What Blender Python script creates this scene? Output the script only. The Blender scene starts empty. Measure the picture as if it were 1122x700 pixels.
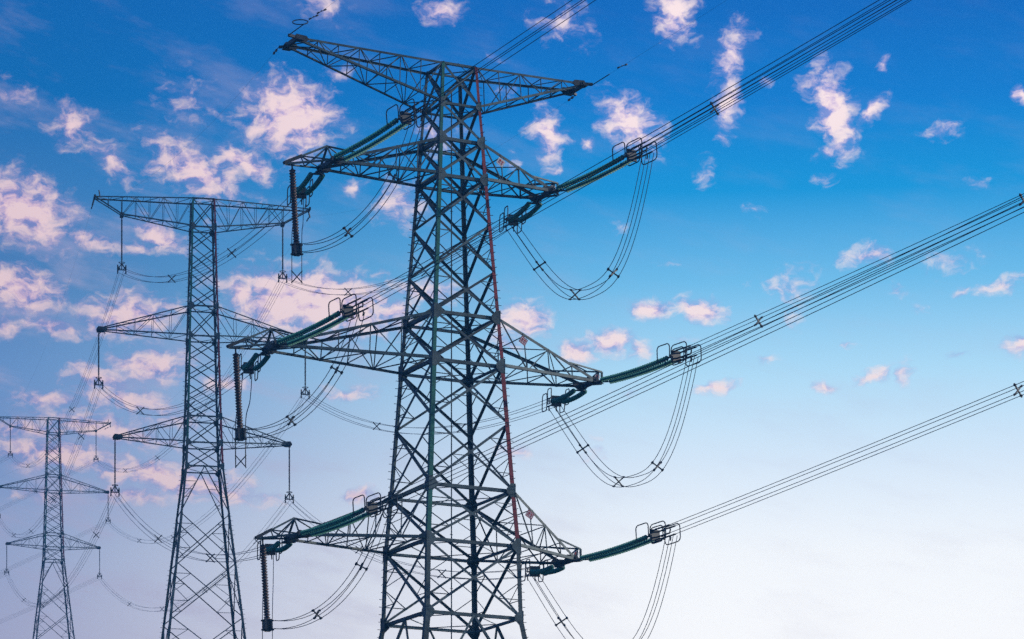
import bpy, bmesh, math, random
from math import radians as R, sin, cos, atan2, pi
from mathutils import Vector, Matrix

S = bpy.context.scene
col = S.collection
random.seed(7)
EYE = 1.7

# ------------------------------------------------------------------ camera
cam_d = bpy.data.cameras.new("camera")
cam = bpy.data.objects.new("camera", cam_d)
col.objects.link(cam)
cam_d.sensor_width = 36.0
cam_d.lens = 111.472
cam_d.shift_y = 0.77758          # a level camera with a rising front: the pylons stay upright
cam_d.clip_end = 20000
cam.matrix_world = Matrix.Translation((0, 0, EYE)) @ Matrix.Rotation(pi / 2, 4, 'X')
S.camera = cam

# ------------------------------------------------------------------ exposure
S.view_settings.view_transform = 'Standard'
S.view_settings.look = 'None'
S.view_settings.exposure = 0
S.view_settings.gamma = 1
S.view_settings.use_curve_mapping = False
S.cycles.use_denoising = False
S.cycles.max_bounces = 4

# ------------------------------------------------------------------ sun and sky
SUN_EL, SUN_AZ = R(15), R(4)           # azimuth measured from +X towards +Y
sd = bpy.data.lights.new("sun", 'SUN')
sd.energy = 2.8
sd.angle = R(0.5)
sd.color = (1.0, 0.87, 0.76)
sun = bpy.data.objects.new("sun", sd)
col.objects.link(sun)
sdir = Vector((cos(SUN_EL) * cos(SUN_AZ), cos(SUN_EL) * sin(SUN_AZ), sin(SUN_EL)))
sun.rotation_euler = sdir.to_track_quat('Z', 'Y').to_euler()


def lin(c):
    return tuple(((v / 255) / 12.92 if v / 255 <= .04045 else ((v / 255 + .055) / 1.055) ** 2.4) for v in c)


CLOUDS = [
    (-0.0696, 0.3044, 0.0138, 0.0109, -0, 1.15), (-0.0702, 0.3086, 0.009, 0.0046, 10, 0.6), (-0.0996, 0.2887, 0.0174, 0.0069, -20, 0.95), (-0.0839, 0.291, 0.0108, 0.0043, -25, 0.95),
    (-0.1379, 0.2997, 0.0072, 0.0058, -20, 0.85), (-0.126, 0.2903, 0.0108, 0.0043, -35, 0.7), (-0.1557, 0.3088, 0.0084, 0.0037, -15, 0.55), (-0.1542, 0.2755, 0.0174, 0.0098, -18, 1.1),
    (-0.1336, 0.2668, 0.0144, 0.0032, -10, 0.7), (-0.1547, 0.2521, 0.0138, 0.0069, -8, 1.05), (-0.1101, 0.2691, 0.0102, 0.0043, -28, 0.9), (-0.1449, 0.2418, 0.0114, 0.0035, -5, 0.75),
    (-0.1575, 0.2408, 0.0066, 0.0029, -0, 0.7), (-0.1016, 0.3083, 0.0096, 0.0075, -0, 0.5), (-0.118, 0.2657, 0.0054, 0.0026, -0, 0.7), (-0.0624, 0.2504, 0.0275, 0.0098, -4, 1.25),
    (-0.0394, 0.2472, 0.009, 0.0052, -0, 0.9), (-0.0844, 0.2527, 0.0066, 0.0046, -0, 1), (-0.1209, 0.2453, 0.0156, 0.0063, 4, 1), (-0.1129, 0.2309, 0.0126, 0.0052, -0, 1),
    (-0.1293, 0.2264, 0.0135, 0.0046, -6, 0.9), (-0.1449, 0.2199, 0.015, 0.0029, -4, 0.7), (-0.1208, 0.2198, 0.018, 0.0037, -8, 0.85), (-0.1066, 0.1969, 0.0299, 0.0049, -8, 1.05),
    (-0.1434, 0.2034, 0.0239, 0.0046, -6, 0.95), (-0.1293, 0.2114, 0.021, 0.004, -10, 0.95), (0.0115, 0.2999, 0.0054, 0.0072, 28, 0.95), (0.008, 0.306, 0.0042, 0.0023, -0, 0.5),
    (0.0247, 0.297, 0.0027, 0.002, -0, 0.7), (0.0374, 0.3034, 0.0108, 0.0069, -30, 1), (0.0138, 0.2894, 0.0033, 0.0017, -0, 0.7), (0.0038, 0.2463, 0.0081, 0.0052, -8, 1.15),
    (0.0317, 0.2397, 0.0084, 0.0032, -0, 1), (0.0208, 0.2362, 0.0054, 0.0037, -0, 1.1), (0.0397, 0.2367, 0.0042, 0.0032, -20, 0.8), (0.044, 0.2491, 0.0066, 0.0029, 4, 1.1),
    (0.0598, 0.2484, 0.0078, 0.004, -6, 1.1), (0.1012, 0.3054, 0.006, 0.0127, 16, 1.1), (0.0969, 0.3125, 0.0072, 0.0046, -20, 0.7), (0.1126, 0.305, 0.006, 0.0026, 42, 0.9),
    (0.0992, 0.2939, 0.0054, 0.002, 30, 0.7), (0.0692, 0.3227, 0.0048, 0.0098, -24, 0.75), (0.0684, 0.3088, 0.0039, 0.0081, -10, 0.85), (0.0661, 0.2989, 0.0018, 0.0035, -0, 0.5),
    (0.0511, 0.3341, 0.0066, 0.0069, -20, 0.95), (-0.0225, 0.3349, 0.0072, 0.0032, -0, 0.8), (0.0158, 0.3314, 0.0096, 0.0063, -10, 0.6), (-0.0596, 0.3357, 0.009, 0.0037, -20, 0.6),
    (0.1339, 0.2981, 0.006, 0.0029, 6, 0.65), (0.1163, 0.3176, 0.0027, 0.002, 50, 0.6), (0.1586, 0.3074, 0.0024, 0.0023, 30, 0.8), (0.1112, 0.2632, 0.0084, 0.0032, 8, 0.85),
    (0.1381, 0.2602, 0.0096, 0.004, -0, 0.45), (0.1522, 0.2525, 0.0078, 0.0026, 14, 0.75), (0.1401, 0.2514, 0.003, 0.0017, -0, 0.7), (0.0879, 0.2544, 0.0102, 0.0058, 10, 0.55),
    (0.0884, 0.2452, 0.0054, 0.0046, -0, 0.4), (0.1141, 0.2281, 0.0066, 0.0026, 14, 0.85), (0.1226, 0.2287, 0.0036, 0.0035, 30, 0.7), (0.1582, 0.2355, 0.0045, 0.0037, -20, 0.9),
    (0.0985, 0.2244, 0.0039, 0.0017, -0, 0.75), (0.0641, 0.225, 0.0072, 0.002, 8, 0.9), (-0.0523, 0.2236, 0.0096, 0.0026, -0, 0.8), (-0.0482, 0.1929, 0.0072, 0.0026, 4, 0.85),
    (0.0606, 0.2879, 0.0042, 0.0052, -0, 0.4), (-0.0351, 0.2802, 0.0072, 0.0086, -60, 0.7), (-0.0006, 0.2915, 0.0036, 0.004, -0, 0.5), (-0.0236, 0.2993, 0.0084, 0.0052, -0, 0.5),
    (0.1288, 0.2576, 0.0024, 0.002, -0, 0.4), (0.1212, 0.253, 0.003, 0.0029, -0, 0.45), (0.1396, 0.2336, 0.0048, 0.0017, -0, 0.5), (0.0798, 0.3142, 0.0015, 0.0014, -0, 0.4),
    (0.0569, 0.325, 0.0021, 0.0029, -0, 0.4), (-0.0005, 0.2064, 0.009, 0.0023, 10, 0.5), (0.0268, 0.2064, 0.0072, 0.004, 14, 0.4), (-0.0953, 0.2717, 0.006, 0.0023, -0, 0.4),
    (-0.1435, 0.2688, 0.009, 0.0035, -0, 0.8), (-0.1066, 0.2147, 0.015, 0.0035, -0, 0.6), (-0.1519, 0.1916, 0.018, 0.0029, -0, 0.5), (-0.0279, 0.254, 0.012, 0.004, -0, 0.8),
    (-0.002, 0.2393, 0.009, 0.0029, -0, 0.6), (0.0483, 0.262, 0.006, 0.0017, -0, 0.3), (0.0741, 0.2562, 0.0048, 0.0023, -0, 0.35), (-0.1066, 0.2473, 0.009, 0.0029, -0, 0.6),
    (0.1537, 0.1864, 0.009, 0.0023, -0, 0.2), (0.0984, 0.2863, 0.0036, 0.0023, -0, 0.45), (0.0339, 0.2728, 0.0042, 0.0023, -0, 0.4), (0.077, 0.2775, 0.0048, 0.0017, -0, 0.4),
    (0.0541, 0.2403, 0.0042, 0.0017, -0, 0.5), (0.1283, 0.2469, 0.0036, 0.0017, -0, 0.5), (0.1056, 0.2367, 0.0036, 0.0014, -0, 0.55), (0.0799, 0.2332, 0.0048, 0.0017, -0, 0.5),
    (0.0369, 0.2241, 0.0054, 0.0017, -0, 0.5), (0.1452, 0.2835, 0.0042, 0.0017, -0, 0.4), (-0.0006, 0.3125, 0.003, 0.0017, -0, 0.4), (-0.005, 0.3229, 0.0036, 0.0023, -0, 0.4),
    (-0.0495, 0.2845, 0.0048, 0.0029, -0, 0.7), (-0.0553, 0.3172, 0.0036, 0.0023, -0, 0.5), (-0.0895, 0.226, 0.009, 0.0026, -0, 0.7), (-0.1519, 0.2108, 0.015, 0.0029, -4, 0.8),
    (-0.1208, 0.1925, 0.018, 0.0029, -6, 0.7)]


def build_world():
    w = bpy.data.worlds.new("World")
    S.world = w
    w.use_nodes = True
    nt = w.node_tree
    nt.nodes.clear()
    N = nt.nodes.new
    L = nt.links.new

    def math(op, a, b=None, c=None, clamp=False):
        n = N('ShaderNodeMath')
        n.operation = op
        n.use_clamp = clamp
        for i, v in enumerate((a, b, c)):
            if v is None:
                continue
            if isinstance(v, (int, float)):
                n.inputs[i].default_value = v
            else:
                L(v, n.inputs[i])
        return n.outputs[0]

    def mix(fac, a, b):
        n = N('ShaderNodeMix')
        n.data_type = 'RGBA'
        for sock, v in ((n.inputs[0], fac), (n.inputs[6], a), (n.inputs[7], b)):
            if isinstance(v, (int, float)):
                sock.default_value = v
            elif isinstance(v, tuple):
                sock.default_value = v + (1.0,) if len(v) == 3 else v
            else:
                L(v, sock)
        return n.outputs[2]

    out = N('ShaderNodeOutputWorld')
    bg = N('ShaderNodeBackground')
    bg.inputs['Strength'].default_value = 0.1
    L(bg.outputs[0], out.inputs[0])
    sky = N('ShaderNodeTexSky')
    sky.sky_type = 'NISHITA'
    sky.sun_disc = False
    sky.sun_elevation = SUN_EL
    sky.sun_rotation = pi / 2 - SUN_AZ
    sky.air_density = 1.0
    sky.dust_density = 0.6
    tc = N('ShaderNodeTexCoord')
    sep = N('ShaderNodeSeparateXYZ')
    L(tc.outputs['Generated'], sep.inputs[0])
    x, y, z = sep.outputs
    az = math('ARCTAN2', x, y)
    el = math('ARCSINE', z)

    # the tint of the air with height, a little duller away from the sun's side
    def lramp(stops):
        r = N('ShaderNodeValToRGB')
        cr = r.color_ramp
        cr.interpolation = 'EASE' if False else 'LINEAR'
        while len(cr.elements) < len(stops):
            cr.elements.new(0.5)
        for e, (p, c) in zip(cr.elements, stops):
            e.position = p
            e.color = tuple(c) + (1,)
        L(math('MULTIPLY', math('MAXIMUM', el, 0.0), 2.0), r.inputs[0])
        return r.outputs[0]

    rl = lramp([(0.0, (0.3148, 0.3077, 0.431)), (0.2962, (0.3148, 0.3077, 0.431)),
                (0.3499, (0.2277, 0.2712, 0.4138)), (0.4048, (0.1274, 0.1974, 0.3688)),
                (0.459, (0.0852, 0.1747, 0.3563)), (0.5125, (0.0442, 0.1193, 0.2785)),
                (0.5654, (0.0286, 0.1155, 0.2892)), (0.6174, (0.0, 0.0831, 0.2612)),
                (0.6685, (0.0, 0.0741, 0.254)), (1.0, (0.0, 0.0226, 0.1311))])
    rr = lramp([(0.0, (0.9958, 0.9625, 0.9063)), (0.2969, (0.9958, 0.9625, 0.9063)),
                (0.3506, (0.838, 0.8375, 0.8137)), (0.4055, (0.5782, 0.6631, 0.7268)),
                (0.4597, (0.3361, 0.5429, 0.6684)), (0.5133, (0.1157, 0.3618, 0.5642)),
                (0.5661, (0.0024, 0.203, 0.455)), (0.6181, (0.0, 0.1244, 0.3883)),
                (0.6693, (0.0, 0.083, 0.317)), (1.0, (0.0, 0.0226, 0.1311))])
    side = N('ShaderNodeMapRange')
    side.interpolation_type = 'SMOOTHSTEP'
    L(az, side.inputs[0])
    side.inputs[1].default_value = -0.2
    side.inputs[2].default_value = 0.07
    grad = mix(side.outputs[0], rl, rr)
    vm = N('ShaderNodeVectorMath')
    vm.operation = 'SCALE'
    L(grad, vm.inputs[0])
    vm.inputs[3].default_value = 20.0      # the ramps hold half values
    base = mix(0.985, sky.outputs[0], vm.outputs[0])

    # faint uneven veils of high cloud, denser away from the sun's side
    cv = N('ShaderNodeCombineXYZ')
    L(az, cv.inputs[0])
    L(math('ADD', el, math('MULTIPLY', az, 0.22)), cv.inputs[1])
    sv = N('ShaderNodeVectorMath')
    sv.operation = 'MULTIPLY'
    L(cv.outputs[0], sv.inputs[0])
    sv.inputs[1].default_value = (1.0, 3.2, 1)
    nv = N('ShaderNodeTexNoise')
    nv.inputs['Scale'].default_value = 26
    nv.inputs['Detail'].default_value = 7
    nv.inputs['Roughness'].default_value = 0.6
    L(sv.outputs[0], nv.inputs['Vector'])
    vr = N('ShaderNodeMapRange')
    vr.interpolation_type = 'SMOOTHSTEP'
    L(nv.outputs['Fac'], vr.inputs[0])
    vr.inputs[1].default_value = 0.46
    vr.inputs[2].default_value = 0.78
    lowf = N('ShaderNodeMapRange')
    L(el, lowf.inputs[0])
    lowf.inputs[1].default_value = 0.36
    lowf.inputs[2].default_value = 0.24
    lowf.inputs[3].default_value = 0.25
    lowf.inputs[4].default_value = 1.0
    thin = math('MULTIPLY', math('MULTIPLY', vr.outputs[0], lowf.outputs[0]),
                math('MULTIPLY_ADD', side.outputs[0], -0.5, 0.62))
    base = mix(thin, base, tuple(11 * v for v in lin((212, 196, 222))))

    # clouds: broken cumulus tufts, each at its own bearing and elevation
    comb = N('ShaderNodeCombineXYZ')
    L(az, comb.inputs[0])
    L(el, comb.inputs[1])
    # wobble the lookup so that outlines are ragged
    nw = N('ShaderNodeTexNoise')
    nw.inputs['Scale'].default_value = 130
    nw.inputs['Detail'].default_value = 4
    L(comb.outputs[0], nw.inputs['Vector'])
    sub = N('ShaderNodeVectorMath')
    sub.operation = 'SUBTRACT'
    L(nw.outputs['Color'], sub.inputs[0])
    sub.inputs[1].default_value = (0.5, 0.5, 0.5)
    sc = N('ShaderNodeVectorMath')
    sc.operation = 'MULTIPLY'
    L(sub.outputs[0], sc.inputs[0])
    sc.inputs[1].default_value = (0.009, 0.0055, 0.0)
    add = N('ShaderNodeVectorMath')
    add.operation = 'ADD'
    L(comb.outputs[0], add.inputs[0])
    L(sc.outputs[0], add.inputs[1])
    m = None
    src = add.outputs[0]
    for i, (a, e, rx, ry, ro, st) in enumerate(CLOUDS):
        if i and i % 8 == 0:         # chained in short runs, to keep the shader's stack small
            ch = N('ShaderNodeVectorMath')
            ch.operation = 'MULTIPLY_ADD'
            L(m, ch.inputs[0])
            ch.inputs[1].default_value = (1e-9, 1e-9, 1e-9)
            L(add.outputs[0], ch.inputs[2])
            src = ch.outputs[0]
        mp = N('ShaderNodeMapping')
        mp.vector_type = 'TEXTURE'
        mp.inputs['Location'].default_value = (a, e, 0)
        mp.inputs['Rotation'].default_value = (0, 0, R(ro))
        mp.inputs['Scale'].default_value = (rx * 1.65, ry * 1.7, 1)
        L(src, mp.inputs['Vector'])
        ln = N('ShaderNodeVectorMath')
        ln.operation = 'LENGTH'
        L(mp.outputs[0], ln.inputs[0])
        v = math('MULTIPLY_ADD', ln.outputs['Value'], -st, st)
        m = v if m is None else math('MAXIMUM', m, v)
    m = math('MAXIMUM', m, 0.0)

    def dens(off):
        v = N('ShaderNodeVectorMath')
        v.operation = 'ADD'
        L(add.outputs[0], v.inputs[0])
        v.inputs[1].default_value = off
        st = N('ShaderNodeVectorMath')
        st.operation = 'MULTIPLY'
        L(v.outputs[0], st.inputs[0])
        st.inputs[1].default_value = (1.0, 1.6, 1)
        n = N('ShaderNodeTexNoise')
        n.inputs['Scale'].default_value = 140
        n.inputs['Detail'].default_value = 7
        n.inputs['Roughness'].default_value = 0.6
        n.inputs['Distortion'].default_value = 0.1
        L(st.outputs[0], n.inputs['Vector'])
        return n.outputs['Fac']

    n0 = dens((0, 0, 0))
    n1 = dens((0.0032, -0.003, 0))
    t = math('MULTIPLY_ADD', math('SUBTRACT', n0, 0.5), 2.75, math('MULTIPLY_ADD', m, 1.9, -0.29))
    cov = N('ShaderNodeMapRange')
    cov.interpolation_type = 'SMOOTHSTEP'
    L(t, cov.inputs[0])
    cov.inputs[1].default_value = 0.0
    cov.inputs[2].default_value = 1.5
    # no mask, no cloud
    gate = N('ShaderNodeMapRange')
    L(m, gate.inputs[0])
    gate.inputs[1].default_value = 0.0
    gate.inputs[2].default_value = 0.16
    cover = math('MULTIPLY', cov.outputs[0], gate.outputs[0])
    lit = math('ADD', math('MULTIPLY', math('SUBTRACT', n0, n1), 2.9), math('MULTIPLY_ADD', t, 0.5, 0.06), clamp=True)
    cc = N('ShaderNodeValToRGB')
    els = cc.color_ramp.elements
    els[0].position = 0.0
    els[0].color = lin((152, 156, 212)) + (1,)
    els[1].position = 0.85
    els[1].color = lin((255, 235, 229)) + (1,)
    e_ = els.new(0.42)
    e_.color = lin((228, 206, 224)) + (1,)
    L(lit, cc.inputs[0])
    # clouds away from the sun's side are rosier and dimmer
    tint = mix(side.outputs[0], (0.87, 0.745, 0.785), (1.05, 1.0, 1.0))
    mul = N('ShaderNodeMix')
    mul.data_type = 'RGBA'
    mul.blend_type = 'MULTIPLY'
    mul.inputs[0].default_value = 1.0
    L(cc.outputs[0], mul.inputs[6])
    L(tint, mul.inputs[7])
    cs = N('ShaderNodeVectorMath')
    cs.operation = 'SCALE'
    L(mul.outputs[2], cs.inputs[0])
    cs.inputs[3].default_value = 13.5
    fin = mix(math('MULTIPLY', cover, 0.95), base, cs.outputs[0])
    L(fin, bg.inputs['Color'])
    w.cycles.sampling_method = 'MANUAL'
    w.cycles.sample_map_resolution = 512


build_world()


# ------------------------------------------------------------------ materials
def material(name, c0, c1, rough=0.6, metal=0.0, scale=3.0, spec=0.4, island=0.0):
    m = bpy.data.materials.new(name)
    m.use_nodes = True
    nt = m.node_tree
    b = nt.nodes['Principled BSDF']
    tc = nt.nodes.new('ShaderNodeTexCoord')
    n = nt.nodes.new('ShaderNodeTexNoise')
    n.inputs['Scale'].default_value = scale
    n.inputs['Detail'].default_value = 5
    nt.links.new(tc.outputs['Object'], n.inputs['Vector'])
    r = nt.nodes.new('ShaderNodeValToRGB')
    r.color_ramp.elements[0].position = 0.3
    r.color_ramp.elements[1].position = 0.7
    r.color_ramp.elements[0].color = tuple(c0) + (1,)
    r.color_ramp.elements[1].color = tuple(c1) + (1,)
    nt.links.new(n.outputs['Fac'], r.inputs[0])
    if island:                      # every rolled section weathers to its own tone
        g = nt.nodes.new('ShaderNodeNewGeometry')
        k = nt.nodes.new('ShaderNodeMapRange')
        k.inputs[3].default_value = 1 - island / 2
        k.inputs[4].default_value = 1 + island / 2
        nt.links.new(g.outputs['Random Per Island'], k.inputs[0])
        sc = nt.nodes.new('ShaderNodeVectorMath')
        sc.operation = 'SCALE'
        nt.links.new(r.outputs[0], sc.inputs[0])
        nt.links.new(k.outputs[0], sc.inputs[3])
        nt.links.new(sc.outputs[0], b.inputs['Base Color'])
    else:
        nt.links.new(r.outputs[0], b.inputs['Base Color'])
    b.inputs['Roughness'].default_value = rough
    b.inputs['Metallic'].default_value = metal
    b.inputs['Specular IOR Level'].default_value = spec
    return m


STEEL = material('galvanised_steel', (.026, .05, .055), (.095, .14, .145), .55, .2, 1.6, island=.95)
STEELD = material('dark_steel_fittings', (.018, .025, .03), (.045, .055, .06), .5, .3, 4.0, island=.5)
GREEN = material('green_leg_paint', (.008, .11, .08), (.02, .19, .135), .5, 0, 2.0)
RED = material('red_leg_paint', (.13, .02, .024), (.33, .035, .038), .55, 0, 5.0)
GLASS = material('green_glazed_insulator', (.016, .20, .16), (.05, .36, .27), .5, 0, 6.0, .35)
RUBBER = material('dark_red_insulator', (.07, .02, .018), (.17, .045, .04), .35, 0, 6.0, .5)
BLACKR = material('black_insulator_sheds', (.012, .012, .014), (.03, .028, .03), .4, 0, 6.0, .5)
GREYR = material('grey_composite_insulator', (.03, .036, .04), (.065, .07, .075), .45, 0, 6.0)
WIRE = material('weathered_aluminium_wire', (.03, .038, .044), (.065, .075, .08), .5, .4, 1.0)
PAPER = material('white_plate_enamel', (.68, .68, .66), (.8, .8, .78), .4, 0, 5.0)
SIGNR = material('red_sign_enamel', (.42, .02, .02), (.6, .04, .04), .4, 0, 5.0)
SIGNG = material('pale_green_sign_enamel', (.25, .5, .35), (.35, .6, .42), .4, 0, 5.0)
CONC = material('footing_concrete', (.28, .27, .25), (.42, .41, .38), .9, 0, 3.0)


# ------------------------------------------------------------------ mesh builder
class MB:
    def __init__(self):
        self.v, self.f, self.mi = [], [], []

    def add(self, vs, fs, mi=0):
        o = len(self.v)
        self.v += [tuple(p) for p in vs]
        self.f += [tuple(i + o for i in f) for f in fs]
        self.mi += [mi] * len(fs)

    def prism(self, p, q, prof, d1, d2, mi=0):
        n = len(prof)
        vs = [p + d1 * a + d2 * b for a, b in prof] + [q + d1 * a + d2 * b for a, b in prof]
        fs = [(i, (i + 1) % n, n + (i + 1) % n, n + i) for i in range(n)]
        fs += [tuple(reversed(range(n))), tuple(range(n, 2 * n))]
        self.add(vs, fs, mi)

    def angle(self, p, q, w, d1, d2, mi=0, centre=True, t=None):
        """steel angle section from p to q, its flanges along d1 and d2"""
        p, q = Vector(p), Vector(q)
        ax = (q - p).normalized()
        d1 = Vector(d1)
        d1 = (d1 - ax * d1.dot(ax))
        if d1.length < 1e-4:
            d1 = ax.orthogonal()
        d1.normalize()
        d2v = Vector(d2)
        e2 = ax.cross(d1)
        if e2.dot(d2v) < 0:
            e2 = -e2
        t = t or max(.014, w * .13)
        s = -w / 2 if centre else 0
        prof = [(s, 0), (s + w, 0), (s + w, t), (s + t, t), (s + t, w), (s, w)]
        self.prism(p, q, prof, d1, e2, mi)

    def bar(self, p, q, w, h, up=(0, 0, 1), mi=0):
        p, q = Vector(p), Vector(q)
        ax = (q - p).normalized()
        u = Vector(up)
        u = u - ax * u.dot(ax)
        if u.length < 1e-4:
            u = ax.orthogonal()
        u.normalize()
        s = ax.cross(u)
        self.prism(p, q, [(-w / 2, -h / 2), (w / 2, -h / 2), (w / 2, h / 2), (-w / 2, h / 2)], s, u, mi)

    def tube(self, pts, r, n=6, closed=False, mi=0):
        pts = [Vector(p) for p in pts]
        m = len(pts)
        vs = []
        prev = None
        for i, p in enumerate(pts):
            a = pts[(i - 1) % m] if (closed or i) else p
            b = pts[(i + 1) % m] if (closed or i < m - 1) else p
            ax = (b - a).normalized()
            if prev is None:
                u = ax.orthogonal().normalized()
            else:
                u = (prev - ax * prev.dot(ax)).normalized()
            prev = u
            s = ax.cross(u)
            vs += [p + (u * cos(2 * pi * k / n) + s * sin(2 * pi * k / n)) * r for k in range(n)]
        fs = []
        for i in range(m if closed else m - 1):
            j = (i + 1) % m
            fs += [(i * n + k, i * n + (k + 1) % n, j * n + (k + 1) % n, j * n + k) for k in range(n)]
        if not closed:
            fs += [tuple(reversed(range(n))), tuple((m - 1) * n + k for k in range(n))]
        self.add(vs, fs, mi)

    def lathe(self, prof, frame, n=12, mi=0):
        """prof: list of (s, r); frame(s) -> (centre, u, v)"""
        vs = []
        for s, r in prof:
            c, u, v = frame(s)
            vs += [c + (u * cos(2 * pi * k / n) + v * sin(2 * pi * k / n)) * r for k in range(n)]
        fs = []
        for i in range(len(prof) - 1):
            fs += [(i * n + k, i * n + (k + 1) % n, (i + 1) * n + (k + 1) % n, (i + 1) * n + k) for k in range(n)]
        fs += [tuple(reversed(range(n))), tuple((len(prof) - 1) * n + k for k in range(n))]
        self.add(vs, fs, mi)

    def plate(self, poly, nrm, t, mi=0):
        nrm = Vector(nrm).normalized() * (t / 2)
        n = len(poly)
        vs = [Vector(p) + nrm for p in poly] + [Vector(p) - nrm for p in poly]
        fs = [tuple(range(n)), tuple(reversed(range(n, 2 * n)))]
        fs += [(i, n + i, n + (i + 1) % n, (i + 1) % n) for i in range(n)]
        self.add(vs, fs, mi)

    def build(self, name, mats, parent=None, smooth=False):
        me = bpy.data.meshes.new(name)
        me.from_pydata(self.v, [], self.f)
        mats = mats if isinstance(mats, (list, tuple)) else [mats]
        for m in mats:
            me.materials.append(m)
        me.polygons.foreach_set('material_index', self.mi)
        if smooth:
            me.polygons.foreach_set('use_smooth', [True] * len(me.polygons))
        bm = bmesh.new()
        bm.from_mesh(me)
        bmesh.ops.recalc_face_normals(bm, faces=bm.faces)
        bm.to_mesh(me)
        bm.free()
        me.update()
        o = bpy.data.objects.new(name, me)
        col.objects.link(o)
        if parent:
            o.parent = parent
        return o


def tag(o, label=None, cat=None, group=None, kind=None):
    for k, v in (('label', label), ('category', cat), ('group', group), ('kind', kind)):
        if v:
            o[k] = v
    return o


def empty(name, loc=(0, 0, 0), rz=0.0):
    o = bpy.data.objects.new(name, None)
    o.location = loc
    o.rotation_euler = (0, 0, rz)
    o.empty_display_size = 1.0
    col.objects.link(o)
    return o


def copy_tree(o, parent=None):
    c = o.copy()
    col.objects.link(c)
    if parent:
        c.parent = parent
    for ch in list(o.children):
        copy_tree(ch, c)
    return c


# ------------------------------------------------------------------ ground
def ground_h(x, y):
    def ss(a, b, t):
        t = min(1, max(0, (t - a) / (b - a)))
        return t * t * (3 - 2 * t)
    h = 9.5 * ss(186, 275, y) + 35.7 * ss(298, 530, y)
    h += 0.5 * sin(x * .021 + 1) * sin(y * .017) * ss(40, 150, math.hypot(x, y))
    return h


def build_ground():
    rs = [0, 4, 9, 16, 25, 36, 50, 66, 84, 104, 126, 150, 176, 204, 234, 266, 300, 336, 374, 414, 456, 500, 560, 640,
          760, 950, 1300, 1900, 2600]
    n = 96
    vs = [(0, 0, 0)]
    for r in rs[1:]:
        for k in range(n):
            a = 2 * pi * k / n
            x, y = r * cos(a), r * sin(a)
            vs.append((x, y, ground_h(x, y) - (0 if r < 650 else min(1, (r - 650) / 1900) * 30)))
    fs = [(0, 1 + k, 1 + (k + 1) % n) for k in range(n)]
    for i in range(len(rs) - 2):
        o, p = 1 + i * n, 1 + (i + 1) * n
        fs += [(o + k, p + k, p + (k + 1) % n, o + (k + 1) % n) for k in range(n)]
    me = bpy.data.meshes.new('ground')
    me.from_pydata(vs, [], fs)
    me.polygons.foreach_set('use_smooth', [True] * len(fs))
    m = bpy.data.materials.new('grassland')
    m.use_nodes = True
    nt = m.node_tree
    b = nt.nodes['Principled BSDF']
    tc = nt.nodes.new('ShaderNodeTexCoord')
    cols = []
    for s in (.03, 1.4):
        nz = nt.nodes.new('ShaderNodeTexNoise')
        nz.inputs['Scale'].default_value = s
        nz.inputs['Detail'].default_value = 8
        nt.links.new(tc.outputs['Object'], nz.inputs['Vector'])
        cols.append(nz)
    r = nt.nodes.new('ShaderNodeValToRGB')
    r.color_ramp.elements[0].position = .35
    r.color_ramp.elements[1].position = .65
    r.color_ramp.elements[0].color = (.035, .055, .02, 1)
    r.color_ramp.elements[1].color = (.11, .10, .05, 1)
    mx = nt.nodes.new('ShaderNodeMath')
    mx.operation = 'MULTIPLY_ADD'
    mx.inputs[1].default_value = .5
    half = nt.nodes.new('ShaderNodeMath')
    half.operation = 'MULTIPLY'
    half.inputs[1].default_value = .5
    nt.links.new(cols[1].outputs['Fac'], half.inputs[0])
    nt.links.new(cols[0].outputs['Fac'], mx.inputs[0])
    nt.links.new(half.outputs[0], mx.inputs[2])
    nt.links.new(mx.outputs[0], r.inputs[0])
    nt.links.new(r.outputs[0], b.inputs['Base Color'])
    b.inputs['Roughness'].default_value = 1
    me.materials.append(m)
    o = bpy.data.objects.new('ground', me)
    col.objects.link(o)
    tag(o, 'grassy ground rising gently behind the near pylon', 'ground', kind='structure')


build_ground()

# ------------------------------------------------------------------ haze: one closed box of thin pale air
HAZE = 0.0007


def build_haze():
    m = MB_BOX((-2700, -2700, -8), (2700, 2700, 165))
    mat = bpy.data.materials.new('thin_haze')
    mat.use_nodes = True
    nt = mat.node_tree
    nt.nodes.clear()
    o = nt.nodes.new('ShaderNodeOutputMaterial')
    v = nt.nodes.new('ShaderNodeVolumePrincipled')
    v.inputs['Color'].default_value = (.1, .45, .85, 1)
    v.inputs['Density'].default_value = HAZE
    v.inputs['Anisotropy'].default_value = 0.3
    nt.links.new(v.outputs[0], o.inputs['Volume'])
    m.data.materials.append(mat)
    tag(m, kind='stuff')


def MB_BOX(lo, hi):
    me = bpy.data.meshes.new('haze')
    vs = [(x, y, z) for x in (lo[0], hi[0]) for y in (lo[1], hi[1]) for z in (lo[2], hi[2])]
    me.from_pydata(vs, [], [(0, 1, 3, 2), (4, 6, 7, 5), (0, 4, 5, 1), (2, 3, 7, 6), (0, 2, 6, 4), (1, 5, 7, 3)])
    ob = bpy.data.objects.new('haze', me)
    col.objects.link(ob)
    return ob


if HAZE:
    build_haze()

# ------------------------------------------------------------------ lattice pylons
CORN = [(-1, -1), (1, -1), (1, 1), (-1, 1)]      # in order round the square
JIT = [0]


def jit():
    JIT[0] += 1
    return 0.006 * (JIT[0] % 9)


def corner(k, h, z):
    return Vector((CORN[k][0] * h, CORN[k][1] * h, z))


def lerp(a, b, t):
    return a + (b - a) * t


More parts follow.
